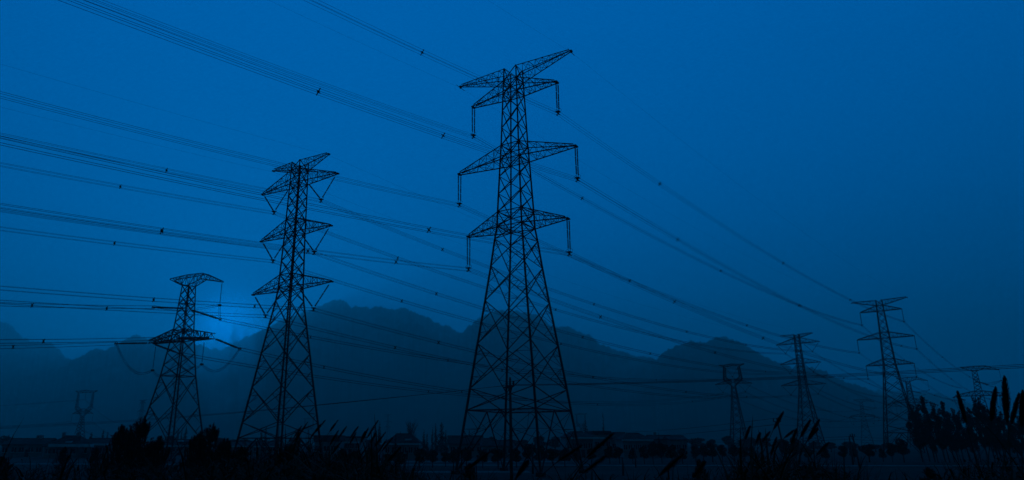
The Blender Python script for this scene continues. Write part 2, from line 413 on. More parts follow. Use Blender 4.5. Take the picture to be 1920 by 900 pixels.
def poly_arm(root, top, bot, wy, n, tb=.13, tr=.06):
    """an arm whose side outline is a top and a bottom polyline in the x-z plane, half-width wy(x)"""
    m = MB()
    def sample(pl, t):
        s = [0]
        for a, b in zip(pl, pl[1:]): s.append(s[-1]+math.dist(a, b))
        q = t*s[-1]
        for i in range(len(pl)-1):
            if q <= s[i+1]+1e-6:
                f = (q-s[i])/max(1e-6, s[i+1]-s[i]); return pl[i][0]+(pl[i+1][0]-pl[i][0])*f, pl[i][1]+(pl[i+1][1]-pl[i][1])*f
        return pl[-1]
    rows = []
    for k in range(n+1):
        (x1, z1), (x2, z2) = sample(top, k/n), sample(bot, k/n)
        rows.append([Vector((x1, -wy(x1), z1)), Vector((x1, wy(x1), z1)), Vector((x2, -wy(x2), z2)), Vector((x2, wy(x2), z2))])
    for k in range(n):
        a, b = rows[k], rows[k+1]
        for i in range(4): m.beam(a[i], b[i], tb)
        for i, j in ((0, 2), (1, 3), (0, 1), (2, 3)):
            m.beam(b[i], b[j], tr); m.beam(a[i], b[j], tr) if k % 2 else m.beam(a[j], b[i], tr)
    m.build('crossarm', 'steel', root)
C_PROF = [(37.4, .98), (27.4, 1.46), (25.3, 1.7), (17.6, 2.48), (11.3, 3.42), (4, 4.6), (0, 5.2)]
C_LEV = [37.4, 35.3, 33.3, 31.2, 29.2, 27.4, 25.3, 22.5, 19.9, 17.6, 11.3, 4.0, 0]
def sag(a, b, s, n=24, t0=0, t1=1):
    a, b = Vector(a), Vector(b); o = []
    for i in range(n+1):
        t = t0+(t1-t0)*i/n; p = a.lerp(b, t); p.z -= 4*s*t*(1-t); o.append(p)
    return o
def pylon_tension(loc, yaw, label, back=math.radians(238), fwd=math.radians(48), jump=True):
    """strain pylon: horizontal strings both ways, jumper loops below; returns the root and the world ends of its strings"""
    global RING
    RING = {33.3, 27.4, 25.3, 17.6}
    t = empty('strain_tower', loc, label, 'pylon', 'lattice pylons across the plain', -yaw)
    lattice(t, C_PROF, C_LEV, 4.0, .22, .1, .05)
    wy = lambda x: max(.25, .98-.075*max(0, abs(x)-1))
    poly_arm(t, [(-5.6, 39.5), (0, 39.75), (4.65, 39.76), (10.07, 37.5)], [(-5.6, 39.35), (-1, 37.4), (1, 37.4), (4.4, 38.5), (10.07, 37.3)], wy, 14, .11, .055)
    wy2 = lambda x: max(.5, 1.7-.11*abs(x))
    poly_arm(t, [(-9.9, 25.8), (-1.45, 27.6)], [(-9.9, 25.2), (-1.7, 25.3)], wy2, 7, .17, .085)
    poly_arm(t, [(8.7, 26.3), (1.45, 27.6)], [(8.7, 25.2), (1.7, 25.3)], wy2, 6, .17, .085)
    ends = {}
    rot = Matrix.Rotation(yaw, 4, 'Z')               # world direction -> local
    W = Matrix.Translation(Vector(loc)) @ Matrix.Rotation(-yaw, 4, 'Z')
    for key, x, z, dx in (('l', -9.9, 25.2, 0), ('r', 8.7, 25.2, 0), ('m', 0, 32.2, 0)):
        e = {}
        for nm, ang in (('b', back), ('f', fwd)):
            d = rot @ Vector((math.cos(ang), math.sin(ang), 0)); d.z = -.13 if nm == 'b' else (-.17 if key == 'm' else -.26)
            LS = 7 if nm == 'b' or key == 'm' else 5.8
            side = d.cross(Vector((0, 0, 1))).normalized()
            o = Vector((x, .9 if nm == 'f' else -.9, z)) if key != 'm' else Vector((.3, .9 if nm == 'f' else -.9, z))
            for q in (-.22, .22): string(t, o+side*q, o+d*LS+side*q, .18)
            q = o+d*(LS+.2); e[nm] = q
            m = MB()
            for i in range(12):
                a0, a1 = 2*math.pi*i/12, 2*math.pi*(i+1)/12
                m.beam(q+side*.6*math.cos(a0)+Vector((0, 0, .35*math.sin(a0))), q+side*.6*math.cos(a1)+Vector((0, 0, .35*math.sin(a1))), .05)
            m.box(q, (.25, .25, .12)); m.build('grading_ring', 'steel', t)
        ends[key] = {k: W @ v for k, v in e.items()}
        sup = {'l': (-8.2, 24.6, 19.2), 'r': (6.6, 24.6, 19.8), 'm': (10.0, 37.3, 32.2)}[key]
        string(t, (sup[0], 0, sup[1]), (sup[0], 0, sup[2]+.2), .1, 'jumper_string')
        m = MB(); m.box((sup[0], 0, sup[2]), (.25, .25, .2))
        mid = Vector((sup[0], 0, sup[2]-.1))
        for q in (-.2, .2):
            for z_ in (0, .35):
                off = Vector((q, 0, z_))
                if key == 'm': m.tube(sag(e['b']+off, mid+off, .8, 10)+sag(mid+off, e['f']+off, .8, 10)[1:], .025, 4)
                else: m.tube(sag(e['b']+off, mid+off, 3.0, 12)+sag(mid+off, e['f']+off, 3.0, 12)[1:], .025, 4)
        m.build('jumper_loop', 'wire', t)
    return t, ends
def pylon_cathead(loc, yaw, label, vstr=True, ws=1.0, tall=False):
    Z = (lambda z: z*.68 if z <= 31.8 else 21.6+(z-31.8)*1.62) if tall else (lambda z: z)
    global RING
    RING = set()
    t = empty('cathead_tower', loc, label, 'pylon', 'lattice pylons across the plain', -yaw)
    P_ = [(Z(31.8), .9), (Z(20), 1.9), (Z(10), 3.0), (0, 4.2)]
    lattice(t, P_, [Z(q) for q in (31.8, 29.6, 27.2, 24.6, 21.8, 18.8, 15.4, 11.6, 7.2, 3.4, 0)], Z(3.4), .22, .11, .055)
    m = MB()
    for s in (-1, 1):
        for y in (-.8, .8):
            pts = [(s*.9, y, Z(31.8)), (s*4.6*ws, y, Z(35.0)), (s*3.9*ws**1.3, y*.7, Z(41.6))]
            pt2 = [(s*.2, y, Z(33.4)), (s*(4.6*ws-1.2), y, Z(36.2)), (s*(3.9*ws**1.3-.8), y*.7, Z(41.0))]
            for a, b in zip(pts, pts[1:]): m.beam(a, b, .2)
            for a, b in zip(pt2, pt2[1:]): m.beam(a, b, .13)
            for seg in (0, 1):
                for k in range(5):
                    f0, f1 = k/5, (k+1)/5
                    a = Vector(pts[seg]).lerp(Vector(pts[seg+1]), f0); b = Vector(pt2[seg]).lerp(Vector(pt2[seg+1]), f1)
                    m.beam(a, b, .06); m.beam(Vector(pts[seg]).lerp(Vector(pts[seg+1]), f1), b, .06)
    m.build('window_frame', 'steel', t)
    poly_arm(t, [(-6.2*ws, Z(42.6)), (-4*ws, Z(42.5)), (0, Z(42.9)), (4*ws, Z(42.5)), (6.4*ws, Z(42.7))], [(-6.2*ws, Z(42.4)), (-4*ws, Z(41.6)), (0, Z(41.9)), (4*ws, Z(41.6)), (6.4*ws, Z(42.5))], lambda x: max(.2, .6-.05*abs(x)), 12, .14, .06)
    for s in (-1, 1):
        crossarm(t, [(35, 4.4), (31, 4.4)] if False else [(99, .8), (0, .8)], s, Z(33.0), Z(35.0), 9.2, Z(32.7), 6, .14, .06, .2)
        if vstr:
            string(t, (s*9.0, 0, 32.5), (s*5.7, 0, 29.0), .12); string(t, (s*2.4, 0, 32.6), (s*5.5, 0, 29.0), .12); yoke(t, (s*5.6, 0, 28.6))
            string(t, (s*3.4, 0, 41.4), (s*.15, 0, 36.8), .12)
        else:
            string(t, (s*9.0, 0, Z(32.5)), (s*9.0, 0, Z(32.5)-4.8), .22)
    if vstr: yoke(t, (0, 0, 36.4))
    else: string(t, (0, 0, Z(41.8)), (0, 0, Z(41.8)-4.8), .22)
    return t

TA = (6.398, 96.604, .573); TA2 = (166.555, 277.471, .648, -.614)
TB = (-30.64, 113.31, .586); TB2 = (149.24, 316.292, .725, -.036)
pA = pylon_double((TA[0], TA[1], 0), TA[2], 'tallest and nearest double circuit pylon with twin vertical insulator strings, at the middle')
pB = pylon_vstring((TB[0], TB[1], 0), TB[2], 'pylon with V-shaped insulator strings standing just left of the tallest one')
def copy_pylon(src, loc, yaw, label, s=1):
    c = copy_tree(src); return place(c, loc, -yaw, (s, s, s), label)
TK = 1.5; IM.clear()
pA2 = pylon_double((TA2[0], TA2[1], TA2[3]), TA2[2], 'distant pylon with six hanging strings standing at the dark grove on the right')
pB2 = pylon_vstring((TB2[0], TB2[1], TB2[3]), TB2[2], 'distant pylon with V-shaped strings rising before the right end of the mountain')
TK = 1.15; IM.clear()
pC, eC = pylon_tension((-63.3, 150, 0), .46, 'squat strain pylon with drooping jumper loops on the left')
TK = 1.7; IM.clear()
C2L = Vector((134, 360, 0))
pC2 = pylon_cathead(C2L, .6, 'cat-head pylon with a window frame top and V strings, behind the middle reeds')
dC = (C2L.x-C2L.y*0, 0)
def gat(u, Y): p = at(u, 829, Y); return Vector((p.x, p.y, 0))
A3 = gat(1854, 455); B3 = gat(1722, 560); C3 = gat(1626, 600)
pA3, eA3 = pylon_tension(A3, .62, 'faint strain pylon with wide horizontal arms above the right grove', back=math.radians(229), fwd=math.radians(20)); pA3.scale = (1.3, 1.3, 1.3)
pB3 = copy_pylon(pA3, B3, .7, 'faint far pylon overlapping the right leg of the pylon at the grove', 1.35)
pC3 = copy_pylon(pA3, C3, .5, 'faint low strain pylon between the V string pylon and the grove', .98)
TK = 1.5
dK = gat(147, 500)
pD = pylon_cathead(dK, .12, 'hazy cat-head pylon with rounded window behind the tiled farmhouse on the far left', vstr=False, ws=1.5, tall=True); pD.scale = (.88, .88, 1.0)
TK = 1.0
pE = copy_pylon(pA2, gat(258, 950), .6, 'barely visible grey pylon right behind the tall pine bush on the left', .97)
pF = copy_pylon(pD, gat(1091, 860), .75, 'hazy narrow cat-head pylon beside the conifer right of the tallest pylon', .95)
pG = copy_pylon(pA2, gat(726, 1250), .5, 'barely visible pylon in the haze left of the bare tree', .85)
pK = copy_pylon(pD, gat(577, 1020), .1, 'barely visible cat-head pylon seen through the legs of the V string pylon', .95)

# ------------------------------------------------------------------ conductors
def tpt(T, s, Lh, z):
    return Vector((T[0]+s*Lh*math.cos(T[2]), T[1]-s*Lh*math.sin(T[2]), z+(T[3] if len(T) > 3 else 0)))
def attA(T, k, s): return tpt(T, s, LA[k], zA[k]-(IA if k else .25))
def attB(T, k, s): return tpt(T, s, VB[k] if k else LB[0], zB[k]-(IB if k else .25))
GB = 'conductor bundles strung between the pylons'
def span(a, b, s, label, px=(), r=.019, r2=None, n=40, quad=True, frac=(), h=.225):
    """one phase of a span: four parallel conductors held apart by X-shaped spacers"""
    a, b = Vector(a), Vector(b); r2 = r2 or r
    pts = sag(a, b, s, n); d = (b-a); d.z = 0; d.normalize(); side = Vector((d.y, -d.x, 0)); up = Vector((0, 0, 1))
    root = empty('conductor_bundle' if quad else 'earth_wire', pts[n//2], label, 'power line', GB if quad else 'thin earth wires along the pylon tops')
    off = -root.location
    rad = [r+(r2-r)*i/n for i in range(n+1)]
    if not quad:
        m = MB(); m.tube([p+off for p in pts], rad, 4); m.build('wire', 'wire', root); return root
    for i in (-1, 1):
        for j in (-1, 1):
            m = MB(); m.tube([p+off+side*i*h+up*j*h for p in pts], rad, 4); m.build('conductor', 'wire', root)
    tl = list(frac)
    for u in px:
        best = None
        for i in range(401):
            t = i/400; q = a.lerp(b, t); q.z -= 4*s*t*(1-t); e = abs(proj(q)[0]-u)
            if best is None or e < best[0]: best = (e, t)
        tl.append(best[1])
    for t in tl:
        q = a.lerp(b, t); q.z -= 4*s*t*(1-t); q += off
        th = .07 if (q-off).length < 130 else .11
        m = MB()
        for i in (-1, 1): m.beam(q+side*i*h*1.25+up*h*1.25, q-side*i*h*1.25-up*h*1.25, th)
        m.box(q, (.1, .1, .1)); m.build('spacer', 'steel', root)
    return root
LEV = {1: 'upper', 2: 'middle', 3: 'lower'}; SD = {-1: 'left', 1: 'right'}
def off_end(a, ph, Ls, dz): return a+Vector((Ls*math.cos(ph), Ls*math.sin(ph), dz))
pxA = {(1, 1): (790, 300), (2, 1): (829, 597), (3, 1): (808,), (1, -1): (), (2, -1): (), (3, -1): (745, 300, 577)}
pxA2 = {(1, 1): (1238, 1468, 1594), (2, 1): (1272, 1498, 1690), (3, 1): (1264, 1430), (1, -1): (1091, 1351, 1501), (2, -1): (1182, 1400), (3, -1): (1340, 1125, 1582)}
pxB = {(1, 1): (310,), (2, 1): (), (3, 1): (290, 480), (1, -1): (222,), (2, -1): (218,), (3, -1): (197,)}
pxB2 = {(1, 1): (828, 1115, 1287, 1399), (2, 1): (820, 1092, 1220, 1435), (3, 1): (824, 1113, 1286, 1400), (1, -1): (747, 1041), (2, -1): (753, 1053), (3, -1): (741, 941)}
for k in (1, 2, 3):
    for s in (-1, 1):
        e = f'the {LEV[k]} {SD[s]} arm'
        a = attA(TA, k, s); b = attA(TA2, k, s)
        span(a, off_end(a, math.radians(229.5), 260, -4), 7, f'bundle rising left from {e} of the tallest pylon', pxA[(k, s)], .017, .017)
        span(a, b, 4.15, f'bundle sloping right from {e} of the tallest pylon', pxA2[(k, s)], .02, .034)
        dA3 = A3+Vector((s*7, -s*5, 46-8*k)); span(b, dA3, 5, f'faint bundle going right from {e} of the pylon at the grove', (), .028, .04, 24, frac=(.3, .6, .85))
        a = attB(TB, k, s); b = attB(TB2, k, s)
        span(a, off_end(a, math.radians(226.5), 260, 0), 6, f'bundle going left from {e} of the near V string pylon', pxB[(k, s)], .018, .017)
        span(a, b, 6.1, f'bundle sagging right from {e} of the near V string pylon', pxB2[(k, s)], .021, .036)
        dB3 = B3+Vector((s*9, -s*6, 48-8*k)); span(b, dB3, 7, f'faint bundle going right from {e} of the far V string pylon', (), .03, .045, 24, frac=(.35, .7))
for s in (-1, 1):
    a = attA(TA, 0, s)
    span(a, off_end(a, math.radians(229.5), 260, -4), 5, f'thin earth wire rising left from the {SD[s]} tip of the tallest pylon', r=.009, quad=False)
    span(a, attA(TA2, 0, s), 3.2, f'thin earth wire falling right from the {SD[s]} tip of the tallest pylon', r=.009, r2=.012, quad=False)
    a = attB(TB, 0, s)
    span(a, off_end(a, math.radians(226.5), 260, 0), 5, f'thin earth wire going left from the {SD[s]} tip of the near V string pylon', r=.009, quad=False)
    span(a, attB(TB2, 0, s), 4.5, f'thin earth wire going right from the {SD[s]} tip of the near V string pylon', r=.009, r2=.014, quad=False)
nmC = {'l': 'left arm', 'r': 'right arm', 'm': 'body'}
c2 = {'l': Vector((129.4, 360, 28.1)), 'm': Vector((133.9, 360, 36.1)), 'r': Vector((138.6, 357, 28.4))}
c3 = {'l': C3+Vector((-9, 4, 24)), 'm': C3+Vector((0, 0, 31)), 'r': C3+Vector((9, -5, 24))}
sgC = {'l': 7.5, 'r': 9, 'm': 6}
pxC = {'l': (22,), 'r': (80,), 'm': (62,)}; pxCf = {'l': (803, 1010), 'r': (607, 866, 1120, 1298), 'm': (583, 841, 1052, 1230)}
for k in 'lrm':
    a = eC[k]['b']; span(a, off_end(a, math.radians(238), 250, -4), 9, f'wire bundle running left from the {nmC[k]} of the squat strain pylon', pxC[k], .024, .02, h=.29)
    span(eC[k]['f'], c2[k], sgC[k], f'wire bundle running right from the {nmC[k]} of the squat strain pylon', pxCf[k], .03, .042, h=.28)
    span(c2[k], c3[k], 8, f'faint wire bundle going right from the {dict(l="left V string", r="right V string", m="window")[k]} of the cat-head pylon', (), .03, .05, 24, frac=(.4, .75))
for i, (dx, z) in enumerate(((-8.0, 17.9), (0, 33.0), (8.0, 17.9))):
    p = dK+Vector((dx, -dx*.1, z)); q = p+Vector((-330, -60, 1)); nm = ('left string', 'window string', 'right string')[i]
    span(p, q, 9, f'faint wire bundle going left from the {nm} of the hazy cat-head pylon', (), .035, .03, 20, frac=(.2, .45))
    e = gat(267, 950)+Vector((dx, 0, z)); e = p+(e-p)*.99
    span(p, e, 12, f'faint wire bundle going right from the {nm} of the hazy cat-head pylon', (), .035, .06, 20, frac=(.3,))

# ------------------------------------------------------------------ roadside poles and their lines
def pole(loc, H, label, arm=1.0, rz=0, lean=(0, 0), nins=3, double=False, base=-.2, r=.14, group='utility poles carrying local lines'):
    t = empty('utility_pole', loc, label, 'utility pole', group, rz)
    m = MB(); m.tube([(0, 0, base), (lean[0]*.5, lean[1]*.5, H*.5), (lean[0], lean[1], H)], [r*1.25, r*1.1, r*.8], 8); m.build('post', 'conc', t, True)
    if arm:
        m = MB(); m.beam((lean[0]-arm, 0, H-.5), (lean[0]+arm, 0, H-.5), .11)
        if double: m.beam((lean[0]-arm, .22, H-.5), (lean[0]+arm, .22, H-.5), .11)
        m.beam((lean[0]-arm*.6, 0, H-.5), (lean[0], 0, H-1.1), .06); m.beam((lean[0]+arm*.6, 0, H-.5), (lean[0], 0, H-1.1), .06)
        m.build('crossarm', 'steel', t)
        for i in range(nins):
            x = -arm+.1+(2*arm-.2)*i/max(1, nins-1); hz_ = H-.4 if abs(x) > .2 else H
            m = MB(); m.tube([(x+lean[0], 0, hz_), (x+lean[0], 0, hz_+.12), (x+lean[0], 0, hz_+.16), (x+lean[0], 0, hz_+.3)], [.05, .12, .07, .09], 7); m.build('insulator', 'porc', t, True)
    return t
def lwire(a, b, s, label, r=.011, group='thin local power lines'):
    pts = sag(a, b, s, 24); c = pts[12].copy()
    m = MB(); m.tube([p-c for p in pts], r, 4); o = m.build('power_line', 'wire'); o.location = c; return tag(o, label, 'power line', group)
pp = at(956.5, 722, 60)
dirv = Vector((.80, -.60, 0)); ang = math.atan2(dirv.y, dirv.x)
P0 = Vector((pp.x, pp.y, 0)); HP = pp.z+.35
pole(P0, HP, 'black concrete pole with a short crossarm in front of the tallest pylon', 1.0, ang+math.pi/2+.9, double=True, r=.125)
PL = P0-dirv*150; PR = P0+dirv*56
pn = Vector((-dirv.y, dirv.x, 0))
zc = pp.z
for i, o in enumerate((-1, 0, 1)):
    nm = ('near', 'middle', 'far')[2-i] if False else ('lower', 'middle', 'upper')[i]
    zo = .3*o
    a = P0+pn*o*.8+Vector((0, 0, zc+zo*.3)); lwire(a, PL+pn*o*.8+Vector((0, 0, 7.0+zo)), 1.2, f'{nm} of three local wires falling left from the black concrete pole', .014, 'local wires left of the concrete pole')
    lwire(a, PR+pn*o*.6+Vector((0, 0, 8.6+zo*.6)), .55, f'{nm} of three local wires rising right from the black concrete pole', .013, 'local wires right of the concrete pole')
q1 = at(1454, 784, 105); q1b = Vector((q1.x, q1.y, 0))
pole(q1b+Vector((1.0, 0, 0)), q1.z, 'leaning thin pole among the tall reeds right of the middle', .7, .3, lean=(-1.0, 0), nins=2, r=.12)
q0 = at(1085, 806, 330); q2 = at(1700, 784, 140)
for i, dz in enumerate((0, -.9)):
    nm = ('upper', 'lower')[i]
    lwire(q1+Vector((0, 0, dz)), q0+Vector((0, 0, dz*2.2)), 1.5, f'{nm} thin line going left from the leaning pole over the roofs', .03, 'thin lines over the roofs')
    lwire(q1+Vector((0, 0, dz)), q2+Vector((0, 0, dz)), .6, f'{nm} thin line going right from the leaning pole to the grove', .016, 'thin lines to the grove')
q3 = at(1592, 818, 130); q4 = at(1597, 813, 118)
pole(Vector((q3.x, q3.y, 0)), q3.z, 'thin upright post at the field edge, left of a leaning one', .0, 0, r=.14)
pole(Vector((q4.x+.5, q4.y, 0)), q4.z, 'thin leaning post at the field edge beside an upright one', .5, .2, lean=(-.5, 0), nins=2, r=.12)
for i, v in enumerate((818, 823)):
    nm = ('upper', 'lower')[i]
    lwire(at(1597, v, 118), at(1330, v+5, 260), .5, f'{nm} line just above the field, going left from the leaning post', .028, 'low lines over the field')
    lwire(at(1597, v, 118), at(1720, v, 112), .3, f'{nm} line just above the field, going right from the leaning post', .018, 'low lines toward the grove')
for (u, v, vb, Y, lb) in ((1190, 838, 874, 118, 'short slim pole at the field edge below the tiled houses'), (998, 830, 882, 95, 'pale slim pole under the right legs of the tallest pylon'), (1167, 858, 886, 90, 'short marker post with a pale cap in the dark field')):
    q = at(u, v, Y); pole(Vector((q.x, q.y, 0)), q.z, lb, 0, 0, r=.11)

# ------------------------------------------------------------------ houses
def house(u0, u1, vr, ve, Y, kind, label, wins=5, depth=9, canopy=None, white=False, dormer=None, chim=()):
    a, b = at(u0, 829, Y), at(u1, 829, Y); W = b.x-a.x; cx = (a.x+b.x)/2
    zr, ze = at(u0, vr, Y).z, at(u0, ve, Y).z
    t = empty('farmhouse', (cx, Y, 0), label, 'house', 'farmhouses behind the field', R.uniform(-.05, .05))
    m = MB(); m.box((0, depth/2, ze/2-.3), (W/2, depth/2, ze/2+.3)); m.build('wall', 'wall', t)
    e = .45; x0, x1, y0, y1 = -W/2-e, W/2+e, -e, depth+e; m = MB()
    if kind == 'flat':
        m.box((0, depth/2, (ze+zr)/2), (W/2+.3, depth/2+.3, (zr-ze)/2))
    else:
        i = min(W*.32, 3.2) if kind == 'hip' else 0
        A, B_, C_, D_ = (x0, y0, ze), (x1, y0, ze), (x1, y1, ze), (x0, y1, ze); E_, F_ = (x0+i, depth/2, zr), (x1-i, depth/2, zr)
        m.poly([A, B_, F_, E_]); m.poly([C_, D_, E_, F_]); m.poly([B_, C_, F_]); m.poly([D_, A, E_])
        low_ = [(x, y, z-.18) for x, y, z in (A, B_, C_, D_)]
        for p, q in ((0, 1), (1, 2), (2, 3), (3, 0)): m.poly([(A, B_, C_, D_)[q], (A, B_, C_, D_)[p], low_[p], low_[q]])
        m.poly(low_[::-1]); m.beam(E_, F_, .25)
    rf = m.build('roof', 'roof', t)
    for c in chim:
        m = MB(); x = at(c, 829, Y).x-cx; m.box((x, depth/2, zr+.2), (.35, .35, .7)); m.build('chimney', 'wall', rf)
    if white: m = MB(); m.box((0, -e-.12, ze-.22), (W/2+e, .1, .2)); m.build('eave_board', 'pale', t)
    if canopy:
        ca, cb, v1, v2 = canopy; xa, xb = at(ca, 829, Y).x-cx, at(cb, 829, Y).x-cx; z1, z2 = at(ca, v1, Y).z, at(ca, v2, Y).z
        m = MB(); m.box(((xa+xb)/2, -1.2, (z1+z2)/2), ((xb-xa)/2, .9, (z1-z2)/2)); m.build('canopy', 'pale', t)
    if dormer:
        x, z = at(dormer[0], 829, Y).x-cx, at(dormer[0], dormer[1], Y).z; m = MB(); m.box((x, depth*.2, z), (dormer[2], .8, .3)); m.build('roof_light', 'tile', t)
    for k in range(wins):
        x = -W/2+W*(k+.5)/wins+R.uniform(-.3, .3)*W/wins*.4; hw = min(.75, W/wins*.3); h = min(.65, ze*.2); zc_ = ze*.56
        m = MB(); m.box((x, -.03, zc_), (hw, .05, h)); wn = m.build('window', 'glass', t)
        m = MB(); m.box((x, -.1, zc_-h-.08), (hw+.12, .12, .05)); m.beam((x, -.09, zc_-h), (x, -.09, zc_+h), .06); m.build('frame', 'pale', wn)
    if W > 7: m = MB(); m.box((W*.12, -.04, 1.0), (.5, .06, 1.0)); m.build('door', 'glass', t)
    return t
house(5, 84, 822, 833, 205, 'gable', 'long low tiled farmhouse at the far left edge with two chimneys', 5, chim=(52, 59))
house(84, 150, 817, 836, 190, 'hip', 'farmhouse with tall hipped dark roof and pale canopy below the hazy cat-head pylon', 4, canopy=(100, 180, 832.5, 838), dormer=(124, 829, .75), chim=(98, 127))
house(151, 205, 822, 834, 192, 'gable', 'low tiled wing right of the farmhouse with the pale canopy', 3, canopy=(182, 206, 832, 835))
house(208, 246, 816, 818, 215, 'flat', 'plain flat-roofed block half hidden by the tall pine bush', 2)
house(300, 362, 824, 835, 230, 'gable', 'low house seen through the legs of the squat strain pylon', 4, white=True, dormer=(335, 827, .6))
house(425, 520, 828, 836, 250, 'gable', 'long low house between the round pine bush and the near V string pylon', 6, white=True)
house(590, 635, 816, 828, 200, 'flat', 'flat-roofed block behind the leaning reeds', 3)
house(628, 675, 818, 821, 215, 'flat', 'lower flat building with pale band right of the flat-roofed block', 5, canopy=(628, 674, 828, 831))
house(722, 786, 813, 831, 180, 'hip', 'house with broad hipped roof, white roof light and white eave below the bare tree', 6, white=True, dormer=(764, 825, .8))
house(842, 905, 817, 832, 210, 'gable', 'pale walled low house behind the left leg of the tallest pylon', 5)
house(905, 925, 822, 836, 190, 'hip', 'small house seen between the left legs of the tallest pylon', 2)
house(928, 962, 826, 836, 200, 'gable', 'small low house just behind the black concrete pole', 3)
house(1062, 1112, 809, 819, 195, 'hip', 'dark roofed house with pale first floor band right of the tallest pylon', 5, canopy=(1070, 1133, 819.5, 823))
house(1113, 1145, 808, 815, 215, 'flat', 'narrow house under the slim poplar', 3)
house(1146, 1175, 811, 822, 225, 'gable', 'plain gabled house in the row between the poplar and the big hipped roof', 3)
house(1168, 1222, 812, 824, 200, 'hip', 'tiled house with hipped roof in the row right of the slim poplar', 6, white=True)
house(1222, 1262, 816, 823, 205, 'gable', 'tiled house in the middle of the right hand row of roofs', 4, chim=(1235,))
house(1258, 1288, 817, 824, 200, 'gable', 'last gabled house at the right end of the row of roofs', 3)

# ------------------------------------------------------------------ trees
def leafmass(m, blobs, n, leaf, rng, flat=.5):
    tot = sum(b[3]*b[3] for b in blobs)
    for (x, y, z, r, rz_) in blobs:
        for _ in range(int(n*r*r/tot)+3):
            while True:
                d = Vector((rng.uniform(-1, 1), rng.uniform(-1, 1), rng.uniform(-1, 1)))
                if .25 < d.length < 1: break
            d = d*(d.length**-.35)
            p = Vector((x+d.x*r, y+d.y*r, z+d.z*rz_)); s = leaf*rng.uniform(.6, 1.5)
            a = Vector((rng.gauss(0, 1), rng.gauss(0, 1), rng.gauss(0, flat))).normalized(); b = a.cross(Vector((rng.gauss(0, 1), rng.gauss(0, 1), rng.gauss(0, 1)))).normalized()
            k = len(m.v); m.v += [p-a*s*.5, p+b*s*.28, p+a*s*.5, p-b*s*.28]; m.f.append((k, k+1, k+2, k+3))
GT = 'trees beyond the field'
def proto(name, cat, build):
    t = empty(name, (0, -300, 0), 'tree', cat); build(t); kids(t); return t
def tree_round(t, seed):                    # unit: 5 m tall, 4 m wide, visible stem
    g_ = random.Random(seed); m = MB(); m.tube([(0, 0, -.2), (.05, 0, 1.2), (g_.uniform(-.2, .2), 0, 3.4)], [.14, .11, .05], 6)
    bl = []
    for i in range(9):
        a = g_.uniform(0, 6.28); q = g_.uniform(.3, 1.3); z = g_.uniform(1.7, 3.9); f = 1-abs(z-2.6)/3
        x, y = q*f*math.cos(a), q*f*math.sin(a); r_ = g_.uniform(.55, .85); bl.append((x, y, z, r_, r_*.85)); m.tube([(0, 0, 1.2), (x*.5, y*.5, z*.75), (x, y, z)], [.06, .04, .02], 4)
    m.build('trunk', 'bark', t)
    m = MB(); leafmass(m, bl, 2400, .26, g_); m.build('crown', 'leaf', t)
def tree_grove(t, seed):                    # 13 m tall, high narrow ragged crown on a bare leaning stem
    g_ = random.Random(seed); m = MB(); le = g_.uniform(-1.2, -.3); m.tube([(-le, 0, -.2), (-le*.5, 0, 4), (0, 0, 8), (0, 0, 12.2)], [.22, .17, .12, .04], 6)
    bl = []
    for i in range(36):
        z = g_.uniform(3.4, 12.7); a = g_.uniform(0, 6.28); q = g_.uniform(.2, 1.5)*(1.15-abs(z-7.5)/7); x, y = q*math.cos(a), q*math.sin(a); r_ = g_.uniform(.35, .8)*(1.1-max(0, z-9)*.17)
        bl.append((x, y, z, r_, r_*g_.uniform(.9, 1.5))); m.tube([(0, 0, z-1.2), (x, y, z)], [.06, .02], 4)
    m.build('trunk', 'bark', t)
    m = MB(); leafmass(m, bl, 5200, .30, g_); m.build('crown', 'leaf', t)
def tree_cone(t, seed):                     # 10 m tall cypress / fir, 2.6 m wide
    g_ = random.Random(seed); m = MB(); m.tube([(0, 0, -.2), (0, 0, 9.6)], [.16, .02], 5); m.build('trunk', 'bark', t)
    bl = []
    for i in range(26):
        z = .9+8.9*i/25; w_ = 1.25*(1-(z/10.3))**.8+.08; a = g_.uniform(0, 6.28); bl.append((w_*.45*math.cos(a), w_*.45*math.sin(a), z, w_*g_.uniform(.6, .95), .5))
    m = MB(); leafmass(m, bl, 1700, .3, g_); m.build('crown', 'pine', t)
def tree_bare(t, seed):                     # 14 m, leafless spreading twigs
    g_ = random.Random(seed); m = MB(); m2 = MB(); m.tube([(0, 0, -.2), (.1, 0, 4), (0, .1, 8)], [.3, .2, .1], 6)
    for i in range(26):
        a = g_.uniform(0, 6.28); z = g_.uniform(2.5, 8); l = g_.uniform(3.5, 6.5); b = Vector((math.cos(a)*l*.55, math.sin(a)*l*.55, z+l*.8)); m.tube([(0, 0, z), b*.5+Vector((0, 0, z*.45)), b], [.08, .05, .02], 4)
        for k in range(14):
            p = Vector((0, 0, z)).lerp(b, g_.uniform(.3, 1)); q = p+Vector((g_.gauss(0, .7), g_.gauss(0, .7), g_.uniform(.6, 2))); m2.beam(p, q, .05, .02)
    m.build('trunk', 'bark', t); m2.build('twigs', 'bark', t)
